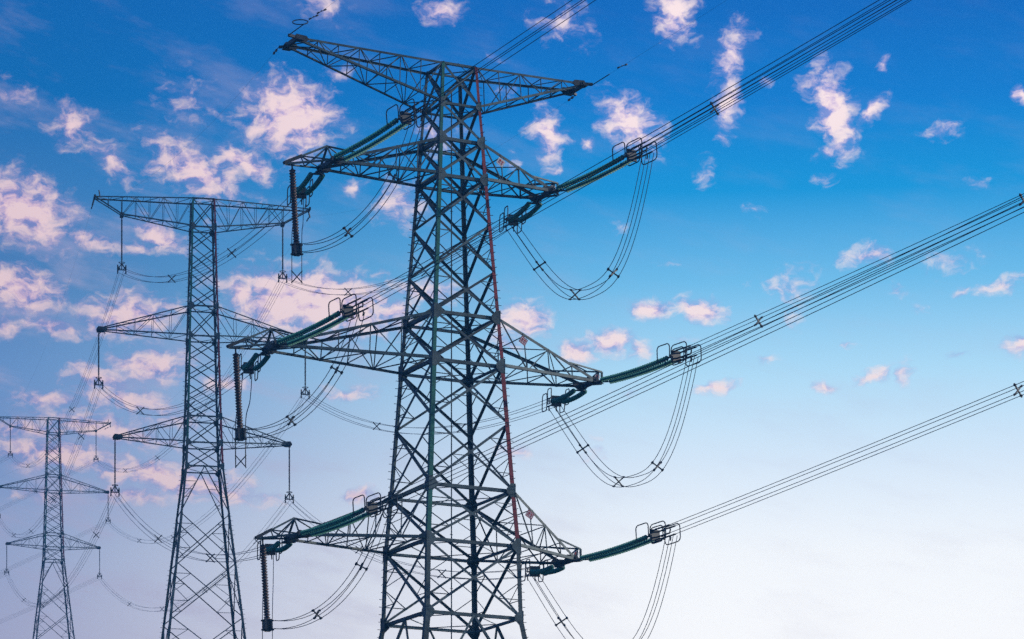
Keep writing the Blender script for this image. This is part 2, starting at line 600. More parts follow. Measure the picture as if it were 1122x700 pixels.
def face_panels(mb, fi, levels, styles, wd, ws, nrm):
    """bracing of one face between consecutive levels"""
    k0, k1 = fi, (fi + 1) % 4
    for i in range(len(levels) - 1):
        (z0, h0), (z1, h1) = levels[i], levels[i + 1]
        A0, B0, A1, B1 = corner(k0, h0, z0), corner(k1, h0, z0), corner(k0, h1, z1), corner(k1, h1, z1)
        st = styles[i]
        inn = -nrm

        def br(p, q, w, flip=False):
            off = inn * (.035 + jit())
            ax = (q - p).normalized()
            d1 = ax.cross(nrm)
            if flip:
                d1 = -d1
            mb.angle(p + off, q + off, w, d1, inn)
        if st == 'K':       # inverted V from the middle of the upper horizontal
            M = (A0 + B0) / 2
            br(M, A1, wd)
            br(M, B1, wd, True)
            for (T, a, b) in ((A1, A0, A1), (B1, B0, B1)):
                for t in (.33, .66):
                    br(lerp(M, T, t), lerp(a, b, t), ws)
                br(lerp(M, T, .33), lerp(a, b, .66), ws)
                br(lerp(M, T, .66), b, ws) if False else None
            continue
        br(A0, B1, wd)
        br(B0, A1, wd, True)
        if 'R' in st:       # redundant members
            d = (B0 - A0).length
            t = d / (d + (B1 - A1).length)
            X = lerp(A0, B1, t)
            br(lerp(A0, X, .5), lerp(A0, A1, t * .5), ws)
            br(lerp(B0, X, .5), lerp(B0, B1, t * .5), ws)
            br(lerp(A1, X, .5), lerp(A0, A1, .5 + t * .5), ws)
            br(lerp(B1, X, .5), lerp(B0, B1, .5 + t * .5), ws)
            br(lerp(A0, X, .5), lerp(A0, A1, t), ws)
            br(lerp(B0, X, .5), lerp(B0, B1, t), ws)
            br(lerp(A1, X, .5), lerp(A0, A1, t), ws)
            br(lerp(B1, X, .5), lerp(B0, B1, t), ws)
        if 'H' in st:
            br(A1, B1, ws * 1.3)


def pylon_body(root, levels, styles, rings, painted, wleg, wd, ws, bolts=True, gus=True):
    """legs (each its own mesh), face bracing, ring beams"""
    top = levels[0][0]
    for k in range(4):
        mb = MB()
        sx, sy = CORN[k]
        paint = painted.get(k)
        for i in range(len(levels) - 1):
            (z0, h0), (z1, h1) = levels[i], levels[i + 1]
            w = wleg(z0)
            mi = 1 if (paint and (z0 + z1) / 2 > paint[1]) else 0
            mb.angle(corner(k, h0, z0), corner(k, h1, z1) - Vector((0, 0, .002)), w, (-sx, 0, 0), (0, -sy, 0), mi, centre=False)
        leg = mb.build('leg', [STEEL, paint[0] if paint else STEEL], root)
        if paint:
            leg['label'] = 'leg painted %s above the lowest crossarm' % paint[2]
        if bolts and k in (1, 3):
            sb = MB()
            z = levels[0][0] - .3
            i = 0
            while z > levels[-1][0] + 2.5:
                while levels[i + 1][0] > z:
                    i += 1
                t = (levels[i][0] - z) / (levels[i][0] - levels[i + 1][0])
                h = lerp(levels[i][1], levels[i + 1][1], t)
                c = corner(k, h, z)
                sb.bar(c, c + Vector((sx * .17, 0, 0)) if int(z * 10) % 2 else c + Vector((0, sy * .17, 0)), .028, .028)
                z -= .42
            tag(sb.build('step_bolts', STEELD, leg), kind='stuff')
        if gus:
            for (z, h) in gus:
                g = MB()
                c = corner(k, h, z)
                s = gus_size(z)
                for (ux, uy) in ((-sx, 0), (0, -sy)):
                    u = Vector((ux, uy, 0))
                    nn = Vector((sx, 0, 0)) if ux == 0 else Vector((0, sy, 0))
                    o = c + nn * .016 - u * .04
                    zz = Vector((0, 0, 1))
                    g.plate([o + zz * s * .75, o + u * s * .45 + zz * s * .75, o + u * s + zz * s * .22, o + u * s - zz * s * .22,
                             o + u * s * .45 - zz * s * .75, o - zz * s * .75], nn, .018)
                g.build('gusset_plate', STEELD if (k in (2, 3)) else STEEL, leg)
    for fi in range(4):
        a, b = CORN[fi], CORN[(fi + 1) % 4]
        nrm = Vector(((a[0] + b[0]) / 2, (a[1] + b[1]) / 2, 0))
        mb = MB()
        face_panels(mb, fi, levels, styles, wd, ws, nrm)
        mb.build('face_bracing', STEEL, root)
    for (z, h, w) in rings:
        mb = MB()
        for fi in range(4):
            a, b = CORN[fi], CORN[(fi + 1) % 4]
            nrm = Vector(((a[0] + b[0]) / 2, (a[1] + b[1]) / 2, 0))
            p, q = corner(fi, h, z), corner((fi + 1) % 4, h, z)
            off = -nrm * .105
            mb.angle(p + off, q + off, w, (0, 0, 1), -nrm)
            # diamond plan bracing between the middles of the sides
            m0 = (p + q) / 2 - nrm * .14
            m1 = (q + corner((fi + 2) % 4, h, z)) / 2
            nr2 = Vector(((b[0] + CORN[(fi + 2) % 4][0]) / 2, (b[1] + CORN[(fi + 2) % 4][1]) / 2, 0))
            m1 = m1 - nr2 * .14
            dz = Vector((0, 0, .03 + .011 * fi))
            mb.angle(m0 + dz, m1 + dz, ws, (m1 - m0).cross(Vector((0, 0, 1))), (0, 0, 1))
        mb.build('ring_beam', STEEL, root)


def footings(root, h, z):
    for k in range(4):
        mb = MB()
        c = corner(k, h, z)
        for (r, z0, z1) in ((.75, -1.2, .15), (.5, .15, .55)):
            mb.plate([c + Vector((sx * r, sy * r, (z0 + z1) / 2)) for sx, sy in CORN], (0, 0, 1), z1 - z0 - .002)
        mb.build('footing', CONC, root)


def truss_side(mb, c0, c1, n, w, hint, tri=True, skip_ends=True):
    """zigzag with posts between two chords, given as functions of t"""
    for i in range(n):
        t0, t1 = i / n, (i + 1) / n
        p, q = (c0(t0), c1(t1)) if i % 2 == 0 else (c1(t0), c0(t1))
        off = hint * jit()
        mb.angle(p + off, q + off, w, (q - p).cross(hint), hint)
        if i and (c0(t0) - c1(t0)).length > .25:
            off = hint * (.06 + jit())
            mb.angle(c0(t0) + off, c1(t0) + off, w * .8, (c1(t0) - c0(t0)).cross(hint), hint)


def crossarm(root, s, upper, lower, end, wc, ws, n, tip_mat=STEELD):
    """upper=(z,h) lower=(z,h) at the body, end=(a,w,z): a four-chord arm that tapers to a narrow edge"""
    a, w, ze = end
    (zu, hu), (zl, hl) = upper, lower
    U = {}
    Lw = {}
    for b in (-1, 1):
        U[b] = (Vector((s * hu, b * hu, zu)), Vector((s * a, b * w, ze + .16)))
        Lw[b] = (Vector((s * hl, b * hl, zl)), Vector((s * a, b * w, ze - .02)))
    mb = MB()
    for b in (-1, 1):
        mb.angle(U[b][0], U[b][1], wc, (0, 0, -1), (0, -b, 0), centre=False)
        mb.angle(Lw[b][0], Lw[b][1], wc, (0, 0, 1), (0, -b, 0), centre=False)
    arm = mb.build('crossarm', STEEL, root)
    lt = MB()
    f = lambda P: (lambda t: lerp(P[0], P[1], t))
    for b in (-1, 1):
        truss_side(lt, f(U[b]), f(Lw[b]), n, ws, Vector((0, -b, 0)))
    truss_side(lt, f(U[-1]), f(U[1]), n, ws * .9, Vector((0, 0, -1)))
    truss_side(lt, f(Lw[-1]), f(Lw[1]), n, ws * .9, Vector((0, 0, 1)))
    lt.build('arm_lattice', STEEL, arm)
    ep = MB()
    ep.bar((s * (a + .02), -w - .12, ze + .06), (s * (a + .02), w + .12, ze + .06), .16, .24)
    for b in (-1, 1):
        c = Vector((s * a, b * w, ze + .05))
        ep.plate([c + Vector((s * .22, 0, .02)), c + Vector((s * .05, 0, .24)), c + Vector((-s * .55, 0, .20)),
                  c + Vector((-s * .7, 0, .02)), c + Vector((-s * .45, 0, -.16)), c + Vector((s * .05, 0, -.18))], (0, 1, 0), .09)
        ep.plate([c + Vector((s * .16, b * .3, -.1)), c + Vector((-s * .3, b * .3, -.1)), c + Vector((-s * .3, -b * .12, -.1)),
                  c + Vector((s * .16, -b * .12, -.1))], (0, 0, 1), .05)
    ep.build('end_plate', tip_mat, arm)
    return arm


def outrigger(arm, a, w, ze, reach, rise, dz):
    """small pyramid beyond the arm end that carries the hanging jumper string"""
    mb = MB()
    s = -1
    tip = Vector((s * (a + reach), 0, ze + dz))
    ap = Vector((s * (a - .05), 0, ze + rise))
    mid = lerp(ap, tip, .62)
    for b in (-1, 1):
        e = Vector((s * a, b * w, ze + .1))
        mb.angle(e, ap, .10, (s, 0, 0), (0, -b, 0))
        mb.angle(e, tip + Vector((0, b * .1, 0)), .10, (0, 0, 1), (0, -b, 0))
        mb.angle(ap + Vector((0, b * .06, 0)), tip + Vector((0, b * .08, .08)), .10, (0, 0, 1), (0, -b, 0))
        mb.angle(e, mid + Vector((0, b * .06, .04)), .065, (0, 0, 1), (0, -b, 0))
        h1 = lerp(e, tip, .45)
        mb.angle(h1, mid + Vector((0, b * .06, .02)), .065, (s, 0, 0), (0, -b, 0))
        mb.angle(h1, ap + Vector((0, b * .03, -.05)), .06, (s, 0, 0), (0, -b, 0))
        mb.angle(ap, Vector((s * (a - 2.1), b * (w + .25), ze + .55)), .08, (0, 0, 1), (0, -b, 0))
    h = lerp(Vector((s * a, w, ze + .1)), tip, .45)
    mb.angle(h, Vector((h.x, -h.y, h.z)), .065, (0, 0, 1), (s, 0, 0))
    o = mb.build('jumper_bracket', STEEL, arm)
    t = MB()
    t.bar(lerp(ap, tip, .62) + Vector((0, 0, .06)), tip + Vector((s * .1, 0, .04)), .26, .16)
    t.build('bracket_tip', STEELD, arm)


def end_frame(arm, a, w, ze, ext, h0, h1, zu, hu):
    mb = MB()
    px = a + ext
    tp = Vector((px, 0, ze + h1))
    bt = Vector((px, 0, ze + h0))
    mb.angle(bt, tp, .10, (1, 0, 0), (0, 1, 0))
    q = lerp(Vector((hu, -hu, zu)), Vector((a, -w, ze + .16)), .72)
    q2 = Vector((q.x, -q.y, q.z))
    for p in (q, q2):
        mb.angle(p, tp, .075, (0, 0, 1), (0, 1, 0))
        mb.angle(p, tp - Vector((.9, 0, .1)), .05, (0, 0, 1), (0, 1, 0))
    for b in (-1, 1):
        mb.angle(Vector((a, b * w, ze + .14)), bt + Vector((0, b * .05, 0)), .09, (0, 0, 1), (0, b, 0))
        mb.angle(Vector((a, b * w, ze + .14)), tp - Vector((.25, 0, .02)), .07, (0, 0, 1), (0, b, 0))
    mb.build('end_frame', STEEL, arm)


# ---- near pylon: an angle (tension) pylon -------------------------------------------
PHI = R(26.7104)
PX, PY = -3.3702, 176.55
G0 = ground_h(PX, PY)
NEAR = empty('lattice_pylon', (PX, PY, G0), PHI)
tag(NEAR, 'large nearest lattice pylon with green strain insulators and hanging jumper loops', 'pylon',
    'lattice pylons of the power line')
dz0 = EYE - G0
zc = lambda z: z + dz0
N_ = dict(eu=(58.221, 1.081), el=(55.979, 1.213), a2u=(53.959, 1.357), a2l=(51.893, 1.482), a3u=(44.181, 2.007),
          a3l=(41.494, 2.197), a4u=(34.554, 2.629), a4l=(31.493, 2.853), b=(27.49, 2.955))
N_ = {k: (zc(v[0]), v[1]) for k, v in N_.items()}


def between(a, b, t):
    return (lerp(a[0], b[0], t), lerp(a[1], b[1], t))


bz = N_['b'][0]
base_lv = [(bz - 6.2, 3.95), (bz - 13, 5.05), (bz - 20, 6.2), (0.35, 2.95 + (bz - .35) * .163)]
lv = [N_['eu'], N_['el'], N_['a2u'], N_['a2l'], between(N_['a2l'], N_['a3u'], .322), between(N_['a2l'], N_['a3u'], .665),
      N_['a3u'], N_['a3l'], between(N_['a3l'], N_['a4u'], .46), N_['a4u'], N_['a4l'], N_['b']] + base_lv
stl = ['X', 'X', 'X', 'XR', 'XR', 'XR', 'XR', 'XR', 'XR', 'XR', 'XR', 'K', 'XRH', 'XRH', 'XR']
gus_size = lambda z: .34 if z > zc(54.5) else (.55 if z < zc(45) else .48)
pylon_body(NEAR, lv, stl,
           [(N_[k][0], N_[k][1], .13 if k in ('eu', 'el') else .18) for k in N_],
           {0: (GREEN, zc(31.6), 'green'), 1: (RED, zc(31.2), 'red')},
           lambda z: .16 if z > zc(54.5) else (.20 if z > zc(42) else (.245 if z > zc(28) else .29)), .13, .045,
           gus=[N_[k] for k in ('el', 'a2u', 'a2l', 'a3u', 'a3l', 'a4u', 'a4l', 'b')])
footings(NEAR, base_lv[-1][1], 0.0)
mb = MB()
mb.tube([(0, 0, zc(57)), (0, 0, zc(40)), (0, 0, zc(26)), (0, 0, .2)], .035)
for z in range(4, int(zc(57)), 3):
    mb.bar((-.09, 0, z), (.09, 0, z), .03, .03)
mb.build('climbing_rail', STEEL, NEAR)
# small braces that hold the rail are the ring beams' plan bracing

ARM = dict(e=(9.61, 7.91, .73, 58.30), a2=(7.58, 5.89, .88, 51.94), a3=(10.87, 8.73, .76, 41.58), a4=(9.53, 7.36, .86, 31.40))
# the outer (left) arms hang a touch lower than the inner ones
AZ = {('e', -1): -.05, ('e', 1): .0, ('a2', -1): -.06, ('a2', 1): .06, ('a3', -1): -.03, ('a3', 1): .03, ('a4', -1): 0, ('a4', 1): 0}
arms = {}
for key, (u, l) in dict(e=('eu', 'el'), a2=('a2u', 'a2l'), a3=('a3u', 'a3l'), a4=('a4u', 'a4l')).items():
    aL, aR, w, z = ARM[key]
    for s, a in ((-1, aL), (1, aR)):
        ze = zc(z + AZ[(key, s)])
        n = 7 if key == 'e' and s < 0 else (5 if (s < 0 or key == 'e') else 4)
        arm = crossarm(NEAR, s, N_[u], N_[l], (a, w, ze), .155 if key != 'e' else .12, .062 if key != 'e' else .05, n)
        arms[(key, s)] = arm
        if key != 'e':
            if s < 0:
                outrigger(arm, a, w, ze, 2.4 if key != 'a4' else 2.1, 1.08, -.22)
            else:
                end_frame(arm, a, w, ze, .8, .15, .82, N_[u][0], N_[u][1])
        else:
            t = MB()
            c = Vector((s * a, -w, ze + .1))
            t.bar(c, c + Vector((s * .55, -.1, .02)), .14, .14)
            t.build('earth_wire_bracket', STEELD, arm)
            t = MB()
            t.bar(Vector((s * a, w, ze + .05)), Vector((s * (a + .4), w + .15, ze)), .14, .12)
            t.build('earth_wire_bracket', STEELD, arm)


def near_pt(a, b, z):
    """a point given in the near pylon's own axes, z above the camera's eye"""
    return Vector((PX + a * cos(PHI) - b * sin(PHI), PY + a * sin(PHI) + b * cos(PHI), z + EYE))


# ---- plates on the near pylon's right-hand arms -------------------------------------
def number_plate(p, size, marks, label, mat2, tilt):
    root = empty('number_plate', p, PHI)
    tag(root, label, 'sign', 'small plates on the near pylon')
    m = MB()
    s = size / 2
    rot = Matrix.Rotation(tilt, 3, 'Y')
    poly = [rot @ Vector(v) for v in ((-s, 0, -s * .85), (s, 0, -s * .85), (s, 0, s * .85), (-s, 0, s * .85))]
    m.plate(poly, (0, 1, 0), .02)
    m.build('plate', PAPER, root)
    k = MB()
    for (x0, z0, x1, z1) in marks:
        q = [rot @ Vector((x * s, -.0145, z * s * .85)) for x, z in ((x0, z0), (x1, z0), (x1, z1), (x0, z1))]
        k.plate(q, (0, 1, 0), .006)
    k.build('lettering', mat2, root)
    h = MB()
    for x in (-.6, .6):
        a = rot @ Vector((x * s, .012, s * .8))
        h.tube([a, a + Vector((0, .05, .22))], .012)
    h.build('hanger', STEELD, root)


GRID = [(-.92, .8, .92, .95), (-.92, -.95, .92, -.8), (-.92, -.78, -.8, .78), (.8, -.78, .92, .78), (-.6, .1, -.1, .55), (.1, .1, .6, .55),
        (-.6, -.6, -.42, 0), (-.3, -.6, -.12, 0), (.12, -.6, .6, -.42), (.12, -.25, .6, -.08)]
for key, u, lab in (('a2', 'a2u', 'white plate with red marks hanging under the upper right arm'),
                    ('a3', 'a3u', 'white plate with red marks hanging under the middle right arm'),
                    ('a4', 'a4u', 'white plate with red marks hanging under the lowest right arm')):
    aL, aR, w, z = ARM[key]
    hu = N_[u][1]
    P0, P1 = Vector((hu, -hu, N_[u][0] - dz0)), Vector((aR, -w, z + .16))
    p = lerp(P0, P1, .235)
    number_plate(near_pt(p.x, p.y - .06, p.z - .45), .46, GRID[4:] if key == 'a2' else GRID, lab, SIGNR, R(32))
for key, mat2, lab in (('a2', SIGNG, 'small white and pale green plate at the tip of the upper right arm'),
                       ('a3', SIGNR, 'small white and red plate at the tip of the middle right arm'),
                       ('a4', SIGNR, 'small white and red plate at the tip of the lowest right arm')):
    aL, aR, w, z = ARM[key]
    number_plate(near_pt(aR + .42, -.12, z + .52), .3, [(-.5, -.6, -.1, .6), (.1, -.6, .5, .1)], lab, mat2, R(0))

# ------------------------------------------------------------------ middle and far pylons (suspension type)
MX, MY, MPHI = -27.6086, 283.0, R(11.791)
FX, FY, FPHI, FDZ = -77.243, 534.0, R(14.68), 35.75
MG = ground_h(MX, MY)
MID = empty('lattice_pylon', (MX, MY, MG), MPHI)
tag(MID, 'slimmer lattice pylon in the middle distance, left of the large nearest one', 'pylon',
    'lattice pylons of the power line')
mz = EYE - MG
zm = lambda z: z + mz
M_ = dict(u1=(81.63, 1.02), l1=(79.1, 1.09), u2=(72.02, 1.26), l2=(69.33, 1.35), u3=(62.16, 1.54), l3=(59.8, 1.61), wst=(57.68, 1.70))
M_ = {k: (zm(v[0]), v[1]) for k, v in M_.items()}
lvm = [M_['u1'], M_['l1']] + [between(M_['l1'], M_['u2'], t) for t in (.25, .5, .75)] + [M_['u2'], M_['l2']] + \
      [between(M_['l2'], M_['u3'], t) for t in (.25, .5, .75)] + [M_['u3'], M_['l3'], M_['wst']]
stm = ['X'] * 12
hw = lambda z: 1.70 + (57.68 - z) * .115
for z, s in ((53.4, 'K'), (49.0, 'XR'), (44.1, 'XR'), (38.7, 'XRH'), (32.6, 'XR'), (25.6, 'XRH'), (17.6, 'XR'), (-mz + .35, 'XR')):
    lvm.append((zm(z), hw(z)))
    stm.append(s)
gus_size = lambda z: .42
pylon_body(MID, lvm, stm, [(M_[k][0], M_[k][1], .12) for k in M_],
           {0: (GREEN, zm(59.8), 'green'), 1: (RED, zm(58.2), 'red')},
           lambda z: .15 if z > zm(72) else (.18 if z > zm(55) else .22), .085, .045, bolts=True,
           gus=[M_[k] for k in ('l1', 'u2', 'l2', 'u3', 'l3', 'wst')])
footings(MID, lvm[-1][1], 0.0)
MARM = [(7.19, 79.96), (9.23, 69.65), (7.79, 60.18)]
for s in (-1, 1):
    for (u, l, (a, z)) in (('u2', 'l2', MARM[1]), ('u3', 'l3', MARM[2])):
        crossarm(MID, s, M_[u], M_[l], (a, .28, zm(z)), .10, .045, 5)
    # top arm: level upper chords out to the earth-wire horn, lower chords to the hanging point
    (zu, hu), (zl, hl) = M_['u1'], M_['l1']
    a, z = MARM[0]
    ztip = zm(81.42)
    mb, lt = MB(), MB()
    U, Lc, H = {}, {}, {}
    for b in (-1, 1):
        U[b] = (Vector((s * hu, b * hu, zu)), Vector((s * 9.59, b * .45, ztip)))
        Lc[b] = (Vector((s * hl, b * hl, zl)), Vector((s * a, b * .3, zm(z))))
        H[b] = (Lc[b][1], Vector((s * 9.54, b * .4, ztip - .1)))
        mb.angle(U[b][0], U[b][1], .10, (0, 0, -1), (0, -b, 0), centre=False)
        mb.angle(Lc[b][0], Lc[b][1], .10, (0, 0, 1), (0, -b, 0), centre=False)
        mb.angle(H[b][0], H[b][1], .1, (0, 0, 1), (0, -b, 0), centre=False)
    arm = mb.build('crossarm', STEEL, MID)
    frac = (a - hu) / (9.59 - hu)
    for b in (-1, 1):
        truss_side(lt, lambda t, b=b: lerp(U[b][0], U[b][1], t * frac), lambda t, b=b: lerp(Lc[b][0], Lc[b][1], t), 5, .045, Vector((0, -b, 0)))
        lt.angle(lerp(U[b][0], U[b][1], frac), Lc[b][1], .06, (s, 0, 0), (0, -b, 0))
        lt.angle(lerp(U[b][0], U[b][1], (1 + frac) / 2), lerp(H[b][0], H[b][1], .5), .05, (s, 0, 0), (0, -b, 0))
    truss_side(lt, lambda t: lerp(U[-1][0], U[-1][1], t), lambda t: lerp(U[1][0], U[1][1], t), 6, .04, Vector((0, 0, -1)))
    truss_side(lt, lambda t: lerp(Lc[-1][0], Lc[-1][1], t), lambda t: lerp(Lc[1][0], Lc[1][1], t), 5, .04, Vector((0, 0, 1)))
    lt.build('arm_lattice', STEEL, arm)
    t = MB()
    t.bar((s * 9.59, -.55, ztip), (s * 9.59, .55, ztip), .16, .2)
    t.bar((s * 9.59, .45, ztip), (s * 9.74, .6, ztip - .55), .1, .1)
    t.bar((s * 9.15, -.45, ztip), (s * 9.25, -.5, ztip + .5), .08, .08)
    t.bar((s * a, -.42, zm(z)), (s * a, .42, zm(z)), .3, .28)
    t.build('end_plate', STEELD, arm)

FG = ground_h(FX, FY)
FAR = copy_tree(MID)
FAR.location = (FX, FY, MG + FDZ)
FAR.rotation_euler = (0, 0, FPHI)
FAR['label'] = 'smallest and farthest lattice pylon, at the left edge of the view'


def mid_pt(a, b, z):
    return Vector((MX + a * cos(MPHI) - b * sin(MPHI), MY + a * sin(MPHI) + b * cos(MPHI), z + EYE))


def far_pt(a, b, z):
    return Vector((FX + a * cos(FPHI) - b * sin(FPHI), FY + a * sin(FPHI) + b * cos(FPHI), z + FDZ + EYE))


# ------------------------------------------------------------------ insulators
def frame_of(d):
    """rotation whose X runs along d and whose Z stays up"""
    x = d.normalized()
    yv = Vector((0, 0, 1)).cross(x).normalized()
    zv = x.cross(yv)
    return Matrix((x, yv, zv)).transposed().to_4x4()


TL = 7.0          # whole strain set, arm to wire clamp


def make_strain():
    root = empty('strain_insulator_set')
    sag = lambda s: -.16 * 4 * (s / TL) * (1 - s / TL)
    for yo in (-.33, .33):
        fr = lambda s: (Vector((s, yo, sag(s))), Vector((0, 1, 0)), Vector((0, 0, 1)))
        m = MB()
        prof = [(.55, .03)]
        n = 29
        p = 5.55 / n
        for i in range(n):
            s0 = .6 + i * p
            prof += [(s0, .055), (s0 + p * .34, .145), (s0 + p * .46, .145), (s0 + p * .56, .055)]
        prof += [(6.2, .05), (6.25, .03)]
        m.lathe(prof, fr, 12)
        m.build('insulator_string', GLASS, root, smooth=False)
    m = MB()
    m.tube([(0, 0, 0), (.2, 0, -.01)], .06)
    m.plate([(.15, -.12, -.02), (.15, .12, -.02), (.58, .4, -.05), (.58, -.4, -.05)], (0, 0, 1), .04)
    m.build('arm_shackle', STEELD, root)
    m = MB()
    m.plate([(6.18, -.41, -.07), (6.18, .41, -.07), (6.5, .34, -.03), (6.5, -.34, -.03)], (0, 0, 1), .05)
    m.bar((6.45, -.3, -.02), (6.45, .3, -.02), .12, .62, up=(0, 0, 1))
    for yy in (-.225, .225):
        for zz in (-.225, .225):
            m.tube([(6.45, yy, zz * .8), (6.75, yy, zz), (7.85, yy, zz)], .045)
            m.tube([(7.4, yy, zz), (7.44, yy, zz - .12), (7.38, yy, zz - .28)], .04)
    m.build('yoke', STEELD, root)
    def loop(m,cx, cz, lx, lz, yy, r):
        pts = []
        for qx, qz, a0 in ((1, 1, 0), (-1, 1, 90), (-1, -1, 180), (1, -1, 270)):
            for k in range(5):
                a = R(a0 + k * 22.5)
                pts.append((cx + qx * (lx - r) + r * cos(a), yy, cz + qz * (lz - r) + r * sin(a)))
        m.tube(pts, .032, 6, closed=True)
        return pts
    for yy in (-.54, .54):
        for args in ((6.0, .2, .5, .44, yy, .2), (7.25, -.06, .62, .5, yy, .24)):
            m = MB()
            loop(m, *args)
            m.bar((6.45 if args[0] < 6.5 else 6.53, yy, -.02), (6.49, yy * .6, -.03), .05, .05)
            m.build('grading_ring', STEELD, root)
    return root


def make_jumper_string(length=4.45):
    root = empty('jumper_insulator')
    fr = lambda s: (Vector((0, 0, -s)), Vector((1, 0, 0)), Vector((0, 1, 0)))
    m = MB()
    m.tube([(0, 0, 0), (0, 0, -.35)], .045)
    m.build('hanger', STEELD, root)
    m, c = MB(), MB()
    n = 26
    p = (length - .45) / n
    prof = [(.3, .07)]
    for i in range(n):
        s0 = .34 + i * p
        prof += [(s0, .085), (s0 + p * .34, .19), (s0 + p * .48, .19), (s0 + p * .56, .085)]
    prof += [(length - .08, .07)]
    m.lathe(prof, fr, 14)
    o = m.build('insulator_string', BLACKR, root)
    for i in range(n):
        s0 = .34 + i * p + p * .62
        c.lathe([(s0, .09), (s0 + .004, .15), (s0 + p * .26, .15), (s0 + p * .27, .09)], fr, 12)
    c.build('insulator_core', RUBBER, o)
    m = MB()
    L0 = -length
    for zz in (.12, -.38):
        m.bar((-.34, 0, L0 + zz - .08), (.34, 0, L0 + zz - .08), .2, .07)
    for x in (-.17, .17):
        m.plate([(x, -.2, L0 + .1), (x, .2, L0 + .1), (x, .24, L0 - .5), (x, -.24, L0 - .5)], (1, 0, 0), .1)
    m.plate([(-.14, 0, L0 + .14), (.14, 0, L0 + .14), (.2, 0, L0 - .05), (.24, 0, L0 - .3), (.15, 0, L0 - .56), (-.15, 0, L0 - .56), (-.24, 0, L0 - .3), (-.2, 0, L0 - .05)], (0, 1, 0), .2)
    m.build('clamp', STEELD, root)
    return root


def make_suspension(length=4.4):
    root = empty('suspension_insulator')
    fr = lambda s: (Vector((0, 0, -s)), Vector((1, 0, 0)), Vector((0, 1, 0)))
    m = MB()
    prof = [(0, .05), (.3, .05)]
    n = 30
    p = (length - .8) / n
    for i in range(n):
        s0 = .32 + i * p
        prof += [(s0, .05), (s0 + p * .4, .085), (s0 + p * .5, .085), (s0 + p * .6, .05)]
    prof += [(length - .4, .045), (length - .1, .045)]
    m.lathe(prof, fr, 8)
    m.build('insulator_rod', GREYR, root)
    m = MB()
    L0 = -length
    for sx in (-1, 1):
        m.bar((0, 0, L0 + .25), (sx * .36, 0, L0 - .35), .07, .09)
        m.bar((sx * .36, 0, L0 + .1), (sx * .36, 0, L0 - .62), .07, .09)
        m.bar((sx * .36, 0, L0 - .02), (sx * .14, 0, L0 - .3), .06, .06)
        for zz in (-.2, -.6):
            m.bar((sx * .36, -.22, L0 + zz), (sx * .36, .22, L0 + zz), .09, .1)
    m.bar((-.38, 0, L0 - .34), (.38, 0, L0 - .34), .07, .07)
    m.bar((0, 0, L0 + .35), (0, 0, L0 - .3), .07, .07)
    m.tube([(-.26 * cos(t), .26 * sin(t), L0 + .3) for t in [i * pi / 8 for i in range(16)]], .03, 5, closed=True)
    m.build('yoke', STEELD, root)
    return root


# ------------------------------------------------------------------ wires
def offsets(d):
    lat = Vector((0, 0, 1)).cross(d)
    lat.normalize()
    return [lat * a + Vector((0, 0, b)) for a in (-.225, .225) for b in (-.225, .225)]


def spacer(mb, c, d):
    offs = offsets(d)
    for o in offs:
        mb.bar(c, c + o * 1.3, .065, .065, up=d)
        mb.bar(c + o - d * .07, c + o + d * .07, .075, .075)


def bundle(fn, n, r, label, spots, offs_fn=None, name='wire_bundle', cat='power lines', group='bundles of four wires', spread=1.0):
    """four parallel wires along fn(t), t in 0..1, held apart by cross-shaped spacers"""
    p0 = fn(0)
    root = empty(name, p0)
    tag(root, label, cat, group)
    pts = [fn(i / n) for i in range(n + 1)]
    tans = [(pts[min(n, i + 1)] - pts[max(0, i - 1)]).normalized() for i in range(n + 1)]
    for k in range(4):
        m = MB()
        m.tube([pts[i] + (offs_fn(i / n, tans[i])[k] if offs_fn else offsets(tans[i])[k]) - p0 for i in range(n + 1)], r, 5)
        m.build('wire', WIRE, root, smooth=True)
    for t in spots:
        m = MB()
        c = fn(t)
        d = (fn(min(1, t + .004)) - fn(max(0, t - .004))).normalized()
        if offs_fn:
            of = offs_fn(t, d)
            m.bar(c + of[0] - p0, c + of[3] - p0, .07, .07)
            m.bar(c + of[1] - p0, c + of[2] - p0, .06, .06)
            for o in of:
                m.bar(c + o - d * .08 - p0, c + o + d * .08 - p0, .09, .09)
        else:
            spacer(m, c - p0, d)
        m.build('spacer', STEELD, root)
    return root


def span(A, B, sag):
    return lambda t: A + (B - A) * t + Vector((0, 0, -4 * sag * t * (1 - t)))


AZD = R(-50.0)
EL_STR = dict(a2L=7.3, a2R=5.1, a3L=5.4, a3R=2.6, a4L=4.9, a4R=4.6)
EL_FAR = dict(a2L=9.5, a2R=8.9, a3L=8.0, a3R=6.8, a4L=7.2, a4R=7.15)
NAMES = dict(a2='upper', a3='middle', a4='lowest')
MH = {('a2'): 0, ('a3'): 1, ('a4'): 2}
strain0 = make_strain()
jump0 = make_jumper_string()
susp0 = make_suspension()
first = {'s': True, 'j': True, 'h': True}


def place(proto, kind):
    if first[kind]:
        first[kind] = False
        return proto
    return copy_tree(proto)


CL = {}            # wire clamps under the suspension pylons
for (nm, fn, word) in (('m', mid_pt, 'middle-distance'), ('f', far_pt, 'farthest')):
    for i, (a, z) in enumerate(MARM):
        for s in (-1, 1):
            o = place(susp0, 'h')
            p = fn(s * a, 0, z - .12)
            o.location = p
            o.rotation_euler = (0, 0, MPHI if nm == 'm' else FPHI)
            tag(o, 'thin grey suspension insulator under the %s %s arm of the %s pylon'
                % (('upper', 'middle', 'lowest')[i], 'left' if s < 0 else 'right', word), 'insulator', 'hanging insulators of the far pylons')
            CL[(nm, i, s)] = p + Vector((0, 0, -4.4 - .4))

